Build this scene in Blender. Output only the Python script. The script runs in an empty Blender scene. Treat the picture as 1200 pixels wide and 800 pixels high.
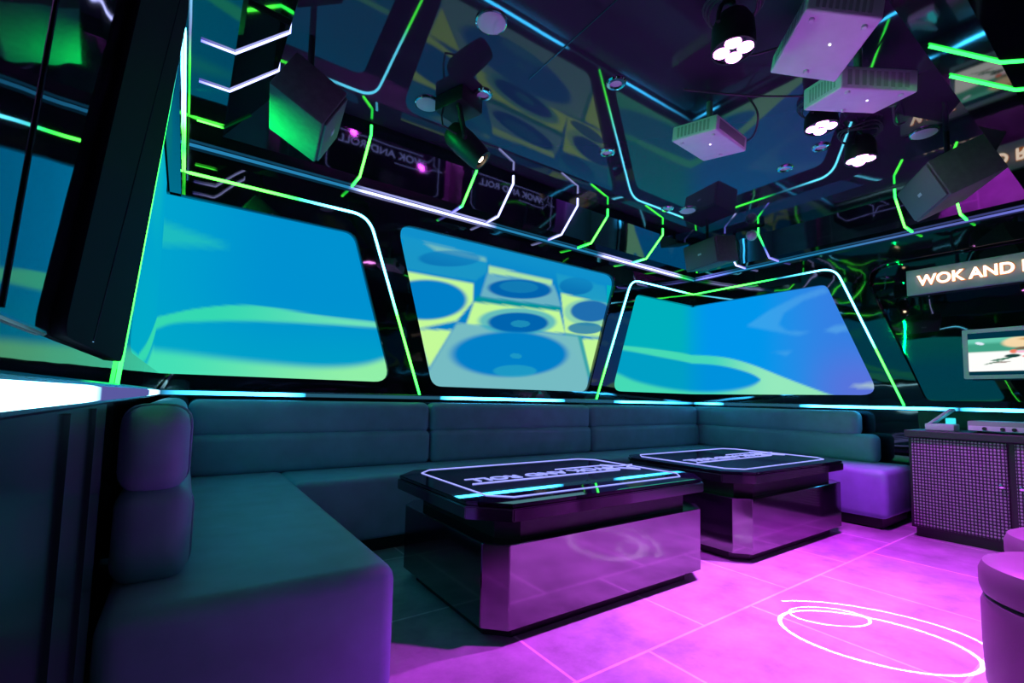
import bpy, bmesh, math, random
from mathutils import Vector, Matrix
random.seed(4)
C = bpy.context.scene.collection
PI = math.pi
W = 4.753          # room width (x), back wall at y = 0, room runs towards -y
ZC = 2.48          # ceiling
ZL = 0.873         # ledge
YF = -5.0          # wall behind the viewer

# ------------------------------------------------------------------ materials
def srgb(r, g, b):
    f = lambda c: (c / 255) / 12.92 if c / 255 <= .04045 else ((c / 255 + .055) / 1.055) ** 2.4
    return (f(r), f(g), f(b), 1)

def mat(name, col, rough=.5, metal=0, ior=1.5, noise=None, bump=None, emit=None, es=0, coat=0):
    m = bpy.data.materials.new(name); m.use_nodes = True
    nt = m.node_tree; p = nt.nodes['Principled BSDF']
    p.inputs['Base Color'].default_value = (*col[:3], 1)
    p.inputs['Roughness'].default_value = rough
    p.inputs['Metallic'].default_value = metal
    p.inputs['IOR'].default_value = ior
    p.inputs['Coat Weight'].default_value = coat
    if emit:
        p.inputs['Emission Color'].default_value = (*emit[:3], 1)
        p.inputs['Emission Strength'].default_value = es
    tc = None
    def coord():
        nonlocal tc
        if not tc: tc = nt.nodes.new('ShaderNodeTexCoord')
        return tc.outputs['Object']
    if noise:
        sc, amt = noise
        n = nt.nodes.new('ShaderNodeTexNoise'); n.inputs['Scale'].default_value = sc; n.inputs['Detail'].default_value = 4
        nt.links.new(coord(), n.inputs['Vector'])
        r = nt.nodes.new('ShaderNodeValToRGB')
        r.color_ramp.elements[0].position = .3; r.color_ramp.elements[1].position = .7
        r.color_ramp.elements[0].color = (*[c * (1 - amt) for c in col[:3]], 1)
        r.color_ramp.elements[1].color = (*[min(1, c * (1 + amt)) for c in col[:3]], 1)
        nt.links.new(n.outputs['Fac'], r.inputs['Fac']); nt.links.new(r.outputs['Color'], p.inputs['Base Color'])
    if bump:
        sc, st, di = bump
        n = nt.nodes.new('ShaderNodeTexNoise'); n.inputs['Scale'].default_value = sc; n.inputs['Detail'].default_value = 2
        nt.links.new(coord(), n.inputs['Vector'])
        b = nt.nodes.new('ShaderNodeBump'); b.inputs['Strength'].default_value = st; b.inputs['Distance'].default_value = di
        nt.links.new(n.outputs['Fac'], b.inputs['Height']); nt.links.new(b.outputs['Normal'], p.inputs['Normal'])
    return m

def glow(name, col, s):
    m = bpy.data.materials.new(name); m.use_nodes = True
    nt = m.node_tree; nt.nodes.clear()
    e = nt.nodes.new('ShaderNodeEmission'); o = nt.nodes.new('ShaderNodeOutputMaterial')
    e.inputs[0].default_value = (*col[:3], 1); e.inputs[1].default_value = s
    nt.links.new(e.outputs[0], o.inputs[0]); return m

def attr_glow(name, s):
    """light emitting surface whose colour comes from the mesh's own picture / LED colours"""
    m = bpy.data.materials.new(name); m.use_nodes = True
    nt = m.node_tree; nt.nodes.clear()
    a = nt.nodes.new('ShaderNodeAttribute'); a.attribute_name = 'Light'
    e = nt.nodes.new('ShaderNodeEmission'); o = nt.nodes.new('ShaderNodeOutputMaterial')
    e.inputs[1].default_value = s
    nt.links.new(a.outputs['Color'], e.inputs[0]); nt.links.new(e.outputs[0], o.inputs[0]); return m

M = {}
M['lacquer'] = mat('black_lacquer', (.004, .005, .007), .035, ior=1.9, bump=(3.0, .10, .02))
M['ceiling'] = mat('black_gloss_ceiling', (.045, .028, .06), .03, ior=1.65, bump=(1.2, .05, .02))
M['soffit'] = mat('black_gloss_soffit', (.004, .005, .007), .04, ior=2.3, bump=(2.0, .08, .02))
M['mirror'] = mat('black_mirror_glass', (.003, .004, .005), .02, ior=2.0, bump=(2.2, .08, .02))
M['matte'] = mat('matte_black_cladding', (.004, .005, .009), .75, ior=1.12)
M['panel'] = mat('dark_satin_panel', (.006, .009, .013), .22, ior=1.5, bump=(6, .05, .01))
M['trim'] = mat('dark_steel_trim', (.10, .13, .18), .25, metal=1.0)
M['leather'] = mat('blue_grey_leather', (.25, .41, .54), .5, noise=(9, .10), bump=(260, .12, .002))
M['leather_dark'] = mat('violet_grey_leather_stool', (.10, .045, .095), .5, noise=(9, .08), bump=(260, .10, .002))
M['plinth'] = mat('black_plinth', (.008, .008, .01), .35)
M['table'] = mat('black_mirror_table', (.006, .005, .010), .10, ior=2.7, bump=(2, .02, .01))
M['glass_top'] = mat('black_glass_top', (.003, .004, .008), .02, ior=1.8)
M['black'] = mat('black_plastic', (.012, .013, .016), .45, noise=(30, .2))
M['cab_black'] = mat('speaker_cabinet_black', (.10, .105, .11), .55, noise=(40, .15), bump=(180, .15, .002))
M['grille'] = mat('speaker_grille', (.14, .15, .16), .55, metal=.2, bump=(400, .4, .002))
M['white_plastic'] = mat('white_plastic', (.85, .83, .88), .4, noise=(20, .03))
M['grey_plastic'] = mat('grey_plastic', (.30, .31, .33), .45)
M['vent'] = mat('vent_slots', (.50, .50, .52), .5)
M['silver'] = mat('silver_plastic', (.62, .62, .70), .4)
M['chrome'] = mat('chrome', (.7, .72, .75), .12, metal=1)
M['disc'] = mat('white_disc', (.80, .80, .82), .5)
M['lens'] = mat('dark_lens', (.02, .02, .03), .05, ior=1.8)
M['cable'] = mat('cable_rubber', (.05, .05, .06), .5)
M['sign_board'] = mat('sign_board', (.42, .43, .50), .45, noise=(12, .1))
M['magenta'] = glow('magenta_led_lens', (1.0, .30, 1.0), 14)
M['warm'] = glow('warm_lamp', (1.0, .72, .45), 14)
M['sign_glow'] = glow('sign_letter_glow', (1.0, .80, .62), 2.4)
M['sign_edge'] = glow('sign_letter_edge', (1.0, .28, .05), .9)
M['violet_line'] = glow('table_top_light', (.30, .33, 1.0), 1.6)
M['violet_text'] = glow('table_top_text', (.32, .36, 1.0), 1.2)
M['led'] = attr_glow('led_strip_light', 1.0)
M['screen'] = attr_glow('projected_screen_picture', 1.0)
M['tv_pic'] = attr_glow('television_picture', 1.15)
M['pilot'] = glow('pilot_lamp', (.9, .9, 1), 3)
M['cyan_glow'] = glow('cyan_side_light', (.05, .75, .85), 1.2)
M['green_dot'] = glow('green_star', (.45, 1.0, .12), 8)
M['orange_dot'] = glow('orange_star', (1.0, .35, .05), 2)

def floor_mat():
    m = bpy.data.materials.new('stone_tiles'); m.use_nodes = True
    nt = m.node_tree; p = nt.nodes['Principled BSDF']
    tc = nt.nodes.new('ShaderNodeTexCoord'); mp = nt.nodes.new('ShaderNodeMapping')
    mp.inputs['Location'].default_value = (-.82 + .67 * 3, 2.02 + .67 * 6, 0)
    nt.links.new(tc.outputs['Object'], mp.inputs['Vector'])
    br = nt.nodes.new('ShaderNodeTexBrick'); br.offset = .5; br.offset_frequency = 2; br.squash = 1
    br.inputs['Scale'].default_value = 1; br.inputs['Brick Width'].default_value = .67; br.inputs['Row Height'].default_value = .67
    br.inputs['Mortar Size'].default_value = .006; br.inputs['Mortar Smooth'].default_value = .2
    br.inputs['Color1'].default_value = (.40, .40, .42, 1); br.inputs['Color2'].default_value = (.44, .44, .46, 1)
    br.inputs['Mortar'].default_value = (.85, .82, .85, 1)
    nt.links.new(mp.outputs[0], br.inputs['Vector'])
    n = nt.nodes.new('ShaderNodeTexNoise'); n.inputs['Scale'].default_value = 5; n.inputs['Detail'].default_value = 8; n.inputs['Roughness'].default_value = .65
    nt.links.new(tc.outputs['Object'], n.inputs['Vector'])
    r = nt.nodes.new('ShaderNodeValToRGB'); r.color_ramp.elements[0].position = .3; r.color_ramp.elements[1].position = .72
    r.color_ramp.elements[0].color = (.52, .52, .54, 1); r.color_ramp.elements[1].color = (1.1, 1.1, 1.1, 1)
    nt.links.new(n.outputs['Fac'], r.inputs['Fac'])
    mx = nt.nodes.new('ShaderNodeMix'); mx.data_type = 'RGBA'; mx.blend_type = 'MULTIPLY'; mx.inputs[0].default_value = 1
    nt.links.new(br.outputs['Color'], mx.inputs[6]); nt.links.new(r.outputs['Color'], mx.inputs[7])
    nt.links.new(mx.outputs[2], p.inputs['Base Color'])
    p.inputs['Roughness'].default_value = .42
    b = nt.nodes.new('ShaderNodeBump'); b.inputs['Strength'].default_value = .15; b.inputs['Distance'].default_value = .004
    nt.links.new(n.outputs['Fac'], b.inputs['Height']); nt.links.new(b.outputs['Normal'], p.inputs['Normal'])
    return m
M['floor'] = floor_mat()

def perf_mat():
    """silver perforated sheet: a grid of dark round holes"""
    m = bpy.data.materials.new('perforated_metal'); m.use_nodes = True
    nt = m.node_tree; p = nt.nodes['Principled BSDF']; L = nt.links
    tc = nt.nodes.new('ShaderNodeTexCoord'); sp = nt.nodes.new('ShaderNodeSeparateXYZ'); L.new(tc.outputs['Object'], sp.inputs[0])
    def mth(op, a, b=None):
        n = nt.nodes.new('ShaderNodeMath'); n.operation = op
        for i, v in enumerate((a, b)):
            if v is None: continue
            if isinstance(v, (int, float)): n.inputs[i].default_value = v
            else: L.new(v, n.inputs[i])
        return n.outputs[0]
    sy = mth('ABSOLUTE', mth('SINE', mth('MULTIPLY', sp.outputs['Y'], PI / .0165)))
    sz = mth('ABSOLUTE', mth('SINE', mth('MULTIPLY', sp.outputs['Z'], PI / .020)))
    h = mth('MULTIPLY', sy, sz)
    r = nt.nodes.new('ShaderNodeValToRGB'); r.color_ramp.elements[0].position = .38; r.color_ramp.elements[1].position = .62
    r.color_ramp.elements[0].color = (.02, .02, .025, 1); r.color_ramp.elements[1].color = (.34, .30, .36, 1)
    L.new(h, r.inputs['Fac']); L.new(r.outputs['Color'], p.inputs['Base Color'])
    p.inputs['Roughness'].default_value = .4; p.inputs['Metallic'].default_value = .25
    b = nt.nodes.new('ShaderNodeBump'); b.inputs['Strength'].default_value = .6; b.inputs['Distance'].default_value = .006
    L.new(h, b.inputs['Height']); L.new(b.outputs['Normal'], p.inputs['Normal'])
    return m
M['perf'] = perf_mat()

# ------------------------------------------------------------------ mesh helpers
def B(): return bmesh.new()

def add_box(bm, x0, x1, y0, y1, z0, z1, bev=0, seg=3, mtx=None):
    r = bmesh.ops.create_cube(bm, size=1)
    vs = r['verts']
    for v in vs:
        v.co = Vector(((x0 + x1) / 2 + v.co.x * (x1 - x0), (y0 + y1) / 2 + v.co.y * (y1 - y0), (z0 + z1) / 2 + v.co.z * (z1 - z0)))
    if bev > 0:
        es = list({e for v in vs for e in v.link_edges})
        rr = bmesh.ops.bevel(bm, geom=es, offset=bev, segments=seg, profile=.5, affect='EDGES')
        vs = list(set(rr['verts']) | {v for v in vs if v.is_valid})
    if mtx is not None:
        for v in vs: v.co = mtx @ v.co
    return vs

def add_prism(bm, pts, z0, z1, mtx=None):
    """polygon (x, y) extruded from z0 to z1"""
    a = [bm.verts.new((x, y, z0)) for x, y in pts]; b = [bm.verts.new((x, y, z1)) for x, y in pts]
    n = len(pts)
    bm.faces.new(a[::-1]); bm.faces.new(b)
    for i in range(n): bm.faces.new((a[i], a[(i + 1) % n], b[(i + 1) % n], b[i]))
    if mtx is not None:
        for v in a + b: v.co = mtx @ v.co
    return a + b

def add_lathe(bm, prof, seg=28, mtx=None):
    """prof: list of (radius, z)"""
    rings = []
    for r, z in prof:
        if r < 1e-6: rings.append([bm.verts.new((0, 0, z))])
        else: rings.append([bm.verts.new((r * math.cos(2 * PI * k / seg), r * math.sin(2 * PI * k / seg), z)) for k in range(seg)])
    for a, b in zip(rings, rings[1:]):
        for k in range(seg):
            k2 = (k + 1) % seg
            q = [a[k % len(a)], a[k2 % len(a)], b[k2 % len(b)], b[k % len(b)]]
            q = list(dict.fromkeys(q))
            if len(q) > 2: bm.faces.new(q)
    vs = [v for r in rings for v in r]
    if mtx is not None:
        for v in vs: v.co = mtx @ v.co
    return vs

def add_tube(bm, pts, r, seg=8, closed=False):
    pts = [Vector(p) for p in pts]; rings = []; n = len(pts)
    prev = None
    for i, p in enumerate(pts):
        if closed: t = pts[(i + 1) % n] - pts[i - 1]
        else: t = pts[min(i + 1, n - 1)] - pts[max(i - 1, 0)]
        t.normalize()
        if prev is None:
            u = t.orthogonal().normalized()
        else:
            u = (prev - t * prev.dot(t)).normalized()
        prev = u; v = t.cross(u)
        rings.append([bm.verts.new(p + (u * math.cos(2 * PI * k / seg) + v * math.sin(2 * PI * k / seg)) * r) for k in range(seg)])
    m = n if closed else n - 1
    for i in range(m):
        a, b = rings[i], rings[(i + 1) % n]
        for k in range(seg): bm.faces.new((a[k], a[(k + 1) % seg], b[(k + 1) % seg], b[k]))
    if not closed:
        bm.faces.new(rings[0][::-1]); bm.faces.new(rings[-1])

def obj(name, bm, m, parent=None, smooth=True, loc=None):
    bmesh.ops.recalc_face_normals(bm, faces=bm.faces)
    me = bpy.data.meshes.new(name); bm.to_mesh(me); bm.free()
    o = bpy.data.objects.new(name, me); C.objects.link(o)
    if m: me.materials.append(M[m] if isinstance(m, str) else m)
    if smooth:
        for f in me.polygons: f.use_smooth = True
        me.set_sharp_from_angle(angle=math.radians(35))
    if parent: o.parent = parent
    if loc: o.location = loc
    return o

def thing(name, label, cat, loc=(0, 0, 0), rot=None, group=None, mode='YXZ'):
    o = bpy.data.objects.new(name, None); C.objects.link(o); o.empty_display_size = .05
    o.location = loc
    if rot: o.rotation_mode = mode; o.rotation_euler = rot
    o['label'] = label; o['category'] = cat
    if group: o['group'] = group
    return o

def tag(o, label, cat, group=None, kind=None):
    o['label'] = label; o['category'] = cat
    if group: o['group'] = group
    if kind: o['kind'] = kind
    return o

def struct(name, bm, m, parent=None, smooth=False):
    o = obj(name, bm, m, parent, smooth); o['kind'] = 'structure'; return o

def copy_tree(o, parent=None):
    c = o.copy(); C.objects.link(c)
    if parent: c.parent = parent
    for ch in list(o.children): copy_tree(ch, c)
    return c

def rnd(pts, r, n=6):
    """round the corners of a 2-D polygon; r is a number or one radius per corner"""
    out = []; N = len(pts)
    for i, p in enumerate(pts):
        rad = r[i] if isinstance(r, (list, tuple)) else r
        p = Vector(p); a = Vector(pts[i - 1]); b = Vector(pts[(i + 1) % N])
        if rad <= 0: out.append(tuple(p)); continue
        u = (a - p).normalized(); v = (b - p).normalized()
        ang = u.angle(v); d = min(rad / math.tan(ang / 2), (a - p).length * .45, (b - p).length * .45)
        p0 = p + u * d; p1 = p + v * d
        for k in range(n + 1):
            t = k / n
            out.append(tuple((1 - t) ** 2 * p0 + 2 * t * (1 - t) * p + t * t * p1))
    return out

def sheet(outer, holes, th):
    """flat sheet with holes as a bmesh: (u, v) -> (x=u, y=v), z from 0 to th"""
    cu = bpy.data.curves.new('tmp', 'CURVE'); cu.dimensions = '2D'; cu.fill_mode = 'BOTH'; cu.extrude = th / 2
    for poly in [outer] + holes:
        s = cu.splines.new('POLY'); s.points.add(len(poly) - 1); s.use_cyclic_u = True
        for q, p in zip(s.points, poly): q.co = (p[0], p[1], 0, 1)
    o = bpy.data.objects.new('tmp', cu); C.objects.link(o)
    dg = bpy.context.evaluated_depsgraph_get(); dg.update()
    me = bpy.data.meshes.new_from_object(o.evaluated_get(dg))
    bm = B(); bm.from_mesh(me)
    bmesh.ops.remove_doubles(bm, verts=bm.verts, dist=1e-5)
    bpy.data.objects.remove(o); bpy.data.curves.remove(cu); bpy.data.meshes.remove(me)
    return bm

# the lining leans inwards a little as it rises
def lean(z): return .045 * (z - ZL) / 1.2
def on_back(u, v, off=0): return Vector((u, -lean(v) - off, v))
def on_left(u, v, off=0): return Vector((lean(v) + off, u, v))      # u is y
def on_right(u, v, off=0): return Vector((W - lean(v) - off, u, v))

# ------------------------------------------------------------------ room shell
bm = B(); add_box(bm, -.3, W + .3, YF, .3, -.08, 0); struct('floor', bm, 'floor')
bm = B(); add_box(bm, -.3, W + .3, YF, .3, ZC, ZC + .08); struct('ceiling', bm, 'ceiling')
bm = B(); add_box(bm, -.3, W + .3, .075, .2, 0, ZC); struct('wall_back', bm, 'lacquer')
bm = B(); add_box(bm, -.2, -.075, YF, .2, 0, ZC); struct('wall_left', bm, 'lacquer')
bm = B(); add_box(bm, W + .075, W + .2, YF, .2, 0, ZC); struct('wall_right', bm, 'lacquer')
bm = B(); add_box(bm, -.2, W + .2, YF - .1, YF, 0, ZC); struct('wall_front', bm, 'lacquer')

FT = 2.225
LIN = .05
def lining(name, outer, holes, fn, flip=1):
    bm = sheet(outer, holes, LIN)
    for v in bm.verts:
        u, w, d = v.co
        v.co = fn(u, w, -LIN / 2 + d)
    return struct(name, bm, 'lacquer')
# back lining: notches for the two corner screens and a hole for the middle screen
zt, zb = 1.935, .955
p1 = [(.983, zt), (1.287, zb)]
outer = [(-.05, ZL), (W + .05, ZL), (W + .05, zb)] + rnd([(W + .05, zb), (W - p1[1][0], zb), (W - p1[0][0], zt), (W + .05, zt)], [0, .09, .09, 0])[1:-1] + \
        [(W + .05, zt), (W + .05, FT), (-.05, FT), (-.05, zt)] + rnd([(-.05, zt), p1[0], p1[1], (-.05, zb)], [0, .09, .09, 0])[1:-1] + [(-.05, zb)]
hole2 = rnd([(1.262, 2.07), (1.592, .938), (W - 1.592, .938), (W - 1.262, 2.07)], .10)
lining('trim_1', outer, [hole2], on_back)
# side linings: notch for the corner screen, then a mullion, then a pane of dark mirror
def side(name, fn, hz=(-1.36, -1.71), pane=((-1.62, 2.02), (-2.0, .915))):
    o = [(.0, ZL), (.0, zb)] + rnd([(0, zb), (hz[1], zb), (hz[0], zt), (0, zt)], [0, .09, .09, 0])[1:-1] + [(0, zt), (0, FT), (YF, FT), (YF, ZL)]
    h = [] if pane is None else [rnd([pane[0], pane[1], (-4.7, .915), (-4.7, 2.02)], [.16, .06, .06, .1])]
    return lining(name, o, h, fn)
side('trim_2', on_left, pane=None)
side('trim_3', on_right)
bm = sheet([(-1.52, 2.06), (-1.90, .89), (-4.75, .89), (-4.75, 2.06)], [], .012)
for v in bm.verts:
    u, w_, d_ = v.co; v.co = Vector((W + .025 + d_, u, w_))
struct('window_1', bm, 'mirror')
# left: satin cladding on the mullion, with a metal seam, and slim rails round the mirror lining
bm = sheet(rnd([(-1.925, .915), (-2.47, .915), (-2.05, 2.08), (-1.36, 2.08)], [.05, .02, .02, .05]), [], .012)
for v in bm.verts:
    u, w_, d_ = v.co; v.co = on_left(u, w_, .006 + d_)
struct('trim_11', bm, 'matte')
bm = B()
add_tube(bm, [on_left(-2.34, .92, .0185), on_left(-1.62, 2.06, .0185)], .0009, 6)
add_tube(bm, [on_left(-2.5, .913, .002), on_left(-4.7, .913, .001)], .003, 6)
add_tube(bm, [on_left(-2.62, .92, .001), on_left(-2.55, 2.06, 0)], .0012, 6)
struct('trim_12', bm, 'trim')
# lower walls under the ledge
bm = B(); add_box(bm, -.01, 0.0, YF, -1.96, 0, ZL); struct('baseboard_left', bm, 'panel')
bm = B(); add_box(bm, W, W + .01, YF, -1.95, 0, ZL); struct('baseboard_right', bm, 'panel')
bm = B()
for y in (-2.13, -2.34): add_box(bm, -.001, .006, y - .0015, y + .0015, .02, .83)
struct('trim_9', bm, 'trim')

# soffit: flat underside, slope, short upright, right round three sides
prof = [(-.06, 2.222), (.25, 2.222), (.438, 2.40), (.438, ZC + .01), (-.06, ZC + .01)]
def soffit_run(name, f0, f1):
    bm = B()
    a = [bm.verts.new(f0(d, z)) for d, z in prof]; b = [bm.verts.new(f1(d, z)) for d, z in prof]
    n = len(prof)
    for i in range(n): bm.faces.new((a[i], a[(i + 1) % n], b[(i + 1) % n], b[i]))
    bm.faces.new(a); bm.faces.new(b[::-1])
    return struct(name, bm, 'soffit')
LX = -.045   # the left run sits a little further out
soffit_run('trim_4', lambda d, z: (LX + d, -d, z), lambda d, z: (W - d, -d, z))
soffit_run('trim_5', lambda d, z: (LX + d, -d, z), lambda d, z: (LX + d, YF, z))
soffit_run('trim_6', lambda d, z: (W - d, -d, z), lambda d, z: (W - d, YF, z))
# dropped beam across the ceiling at the viewer's side
bm = B()
pb = [(-2.62, ZC + .01), (-2.62, 2.222), (-2.775, 2.222), (-2.96, 2.40), (-2.96, ZC + .01)]
a = [bm.verts.new((1.2, y, z)) for y, z in pb]; b = [bm.verts.new((W - .3, y, z)) for y, z in pb]
for i in range(5): bm.faces.new((a[i], a[(i + 1) % 5], b[(i + 1) % 5], b[i]))
bm.faces.new(a); bm.faces.new(b[::-1]); struct('trim_7', bm, 'soffit')
# ledge nosing over the sofa
bm = B()
add_box(bm, 0, W, -.012, .07, .835, ZL, .003, 1)
add_box(bm, -.07, .008, YF, 0, .835, ZL, .003, 1)
add_box(bm, W - .012, W + .07, YF, 0, .835, ZL, .003, 1)
struct('trim_8', bm, 'trim')
# thin joint in the stretched ceiling
bm = B(); add_box(bm, 1.455, 1.461, -2.3, -1.30, ZC - .003, ZC + .002); struct('trim_10', bm, 'trim')

# ------------------------------------------------------------------ LED strips
GREEN = (.12, 5.5, .40); GW = (.5, 8, .42); WHITE = (1.0, 6.0, 8.5); CYAN = (.25, 1.9, 2.6); BLUE = (.02, .22, .45); VIOLET = (.45, .45, 2.2); VW = (1.5, 1.6, 3.4); DGREEN = (.05, 1.3, .10); TEAL = (.1, 1.3, 1.2); DIM = (.02, .10, .16)
def led(name, pts, nrm, keys, w0=.014, h=.008, sub=.03, wf=None):
    """diffuser strip along pts; nrm(i) gives the outward normal; keys: (fraction of length, colour)"""
    P = [Vector(p) for p in pts]; Q = []; N = []
    for i in range(len(P) - 1):
        k = max(1, int((P[i + 1] - P[i]).length / sub))
        for j in range(k): Q.append(P[i].lerp(P[i + 1], j / k)); N.append(nrm(Q[-1]))
    Q.append(P[-1]); N.append(nrm(P[-1]))
    L = [0]
    for a, b in zip(Q, Q[1:]): L.append(L[-1] + (b - a).length)
    bm = B(); rings = []; lay = bm.verts.layers.float_color.new('Light')
    for i, p in enumerate(Q):
        t = (Q[min(i + 1, len(Q) - 1)] - Q[max(i - 1, 0)]).normalized()
        n = Vector(N[i]); n = (n - t * n.dot(t)).normalized(); s = t.cross(n)
        f = L[i] / L[-1]; c = keys[-1][1]
        for (f0, c0), (f1, c1) in zip(keys, keys[1:]):
            if f0 <= f <= f1:
                u = (f - f0) / max(1e-6, f1 - f0); c = [a0 + (b0 - a0) * u for a0, b0 in zip(c0, c1)]; break
        w = wf(p) if wf else w0
        ring = [bm.verts.new(p + s * w / 2 - n * .002), bm.verts.new(p + s * w / 2 * .8 + n * h), bm.verts.new(p - s * w / 2 * .8 + n * h), bm.verts.new(p - s * w / 2 - n * .002)]
        for v in ring: v[lay] = (*c, 1)
        rings.append(ring)
    for a, b in zip(rings, rings[1:]):
        for k in range(4): bm.faces.new((a[k], a[(k + 1) % 4], b[(k + 1) % 4], b[k]))
    bm.faces.new(rings[0]); bm.faces.new(rings[-1][::-1])
    return obj(name, bm, 'led', smooth=False)

zs = 2.062
def led_frame(fnA, uA0, uA1, fnB, uB0, uB1):
    """from the foot of leg A, over the corner, to the foot of leg B"""
    ca = rnd([(uA0, ZL), (uA1, zs), (0, zs)] if fnA is not on_back or uA1 < 2.4 else [(uA0, ZL), (uA1, zs), (W, zs)], [0, .16, 0], 8)
    cb = rnd([(uB0, ZL), (uB1, zs), (0, zs)], [0, .16, 0], 8)
    A = [fnA(u, v, .003) for u, v in ca[:-1]]; Bp = [fnB(u, v, .003) for u, v in cb[:-1]]
    return A, Bp
d = lean(zs) + .003
A, Bp = led_frame(on_back, 1.497, 1.067, on_left, -1.874, -1.335)
pts = A + [Vector((d, -d, zs))] + Bp[::-1]
def nrm_l(p): return (0, -1, 0) if p.x > d + .004 else (1, 0, 0)
o = led('led_strip', pts, nrm_l, [(0, GREEN), (.05, GW), (.12, GW), (.16, WHITE), (.30, WHITE), (.335, CYAN), (.35, GREEN), (.38, GW), (.50, GW), (.53, GREEN), (.57, GW), (.62, VW), (.72, WHITE), (.78, CYAN), (.84, GREEN), (.92, GW), (1, GREEN)], h=.005, wf=lambda p: .016 if p.x > d + .004 else .0075)
tag(o, 'long green and white light strip framing the left corner screen', 'light strip', 'light strips framing the corner screens')
A, Bp = led_frame(on_back, W - 1.497, W - 1.067, on_right, -1.868, -1.437)
pts = A + [Vector((W - d, -d, zs))] + Bp[::-1]
def nrm_r(p): return (0, -1, 0) if p.x < W - d - .004 else (-1, 0, 0)
o = led('led_strip', pts, nrm_r, [(0, GREEN), (.06, GW), (.14, WHITE), (.40, WHITE), (.44, GW), (.5, GREEN), (.57, GW), (.62, GREEN), (.65, BLUE), (.69, CYAN), (.72, WHITE), (.88, WHITE), (.90, GW), (1, GREEN)])
tag(o, 'long green and white light strip framing the right corner screen', 'light strip', 'light strips framing the corner screens')

# ledge strip on three sides
def edge_keys(L, segs, dim=DIM, br=(.6, 8, 16)):
    k = []
    for a, b in segs: k += [(max(0, a - .1) / L, dim), (a / L, br), (b / L, br), (min(L, b + .1) / L, dim)]
    k = [(0, k[0][1] if segs[0][0] <= 0.05 else dim)] + [x for x in k if 0 < x[0] < 1] + [(1, k[-1][1] if segs[-1][1] >= L - .05 else dim)]
    return k
zl = .854
o = led('ledge_light', [(.01, -.014, zl), (W - .012, -.014, zl)], lambda p: (0, -1, 0), edge_keys(W, [(0, .62), (1.75, 2.75), (3.6, W)]), .022, .006, .06)
tag(o, 'white cyan light strip along the back ledge above the sofa', 'light strip', 'ledge light strips')
o = led('ledge_light', [(.010, -.02, zl), (.010, -4.6, zl)], lambda p: (1, 0, 0), edge_keys(4.58, [(0, .9), (2.28, 4.58)], dim=(.10, .10, .35), br=(2.6, 6, 7)), .024, .006, .05)
tag(o, 'bright cyan light strip along the left ledge nearest the viewer', 'light strip', 'ledge light strips')
o = led('ledge_light', [(W - .014, -.02, zl), (W - .014, -4.6, zl)], lambda p: (-1, 0, 0), edge_keys(4.58, [(0, .25), (1.2, 2.05), (2.28, 4.5)]), .022, .006, .06)
tag(o, 'white cyan light strip along the right ledge behind the cabinet', 'light strip', 'ledge light strips')

# trim line under the soffit
o = led('trim_light', [(.06, -.07, 2.212), (W - .07, -.07, 2.212)], lambda p: (0, -.7, -.7), [(0, BLUE), (.19, BLUE), (.21, VW), (.41, VW), (.43, BLUE), (.68, BLUE), (.70, VW), (.93, VW), (.95, DGREEN), (1, BLUE)], .016, .008, .05)
tag(o, 'violet and blue light line where the back wall meets the soffit', 'light strip', 'soffit edge light lines')
o = led('trim_light', [(.045, -.09, 2.212), (.045, -4.5, 2.212)], lambda p: (.7, 0, -.7), [(0, BLUE), (.07, DGREEN), (.10, VW), (.6, VW), (1, VIOLET)], .006, .003, .05)
tag(o, 'white light line where the left wall meets the soffit', 'light strip', 'soffit edge light lines')
o = led('trim_light', [(W - .07, -.09, 2.212), (W - .07, -4.5, 2.212)], lambda p: (-.7, 0, -.7), [(0, BLUE), (.03, VIOLET), (.1, BLUE), (.3, BLUE), (.5, (.12, .14, .5)), (1, VIOLET)], .014, .008, .05)
tag(o, 'blue light line where the right wall meets the soffit', 'light strip', 'soffit edge light lines')

# chevron strips running up the soffit
def chev(name, f, nf, keys, st=.08, w=.014):
    pts = [f(st, 2.218), f(.25, 2.218), f(.441, 2.40), f(.441, ZC - .02)]
    return led(name, pts, nf, keys, w, .005, .02)
kg = [(0, GREEN), (.2, GREEN), (.35, GW), (.8, GW), (.85, GREEN), (1, GREEN)]
kG = [(0, VIOLET), (.28, VIOLET), (.33, GREEN), (.5, GW), (1, GREEN)]
kv = [(0, VIOLET), (.2, VW), (1, VW)]
kgw = [(0, CYAN), (.35, GW), (.8, GW), (1, GREEN)]
names = ['leftmost', 'second', 'third', 'fourth', 'fifth', 'rightmost']
cols = ['green', 'green', 'white', 'white', 'green', 'green']
for i, (x, k) in enumerate(zip((.935, 1.66, 1.965, 2.59, 2.93, 3.655), (kg, kG, kv, kv, kg, kgw))):
    o = chev('soffit_light', lambda dd, z, x=x: Vector((x, -dd, z)), lambda p: (0, -.8, -.6), k)
    tag(o, '%s bent light strip on the back wall soffit, %s from the left' % (cols[i], names[i]) if 0 < i < 5 else '%s bent %s light strip on the back wall soffit' % (names[i], cols[i]), 'light strip', 'bent light strips on the back soffit')
for i, (y, k, c) in enumerate(((-.36, [(0, GW), (.22, GW), (.26, (.0, .05, .01)), (1, (.0, .03, .01))], 'green bent light strip on the left soffit nearest the corner'),
                               (-.72, kv, 'dimmer white chevron light strip on the left soffit'), (-1.01, kv, 'brightest white chevron light strip on the left soffit, nearest viewer'))):
    o = chev('soffit_light', lambda dd, z, y=y: Vector((LX + dd, y, z)), lambda p: (.8, 0, -.6), k, .135, .0055)
    tag(o, c, 'light strip', 'bent light strips on the left soffit')
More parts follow.
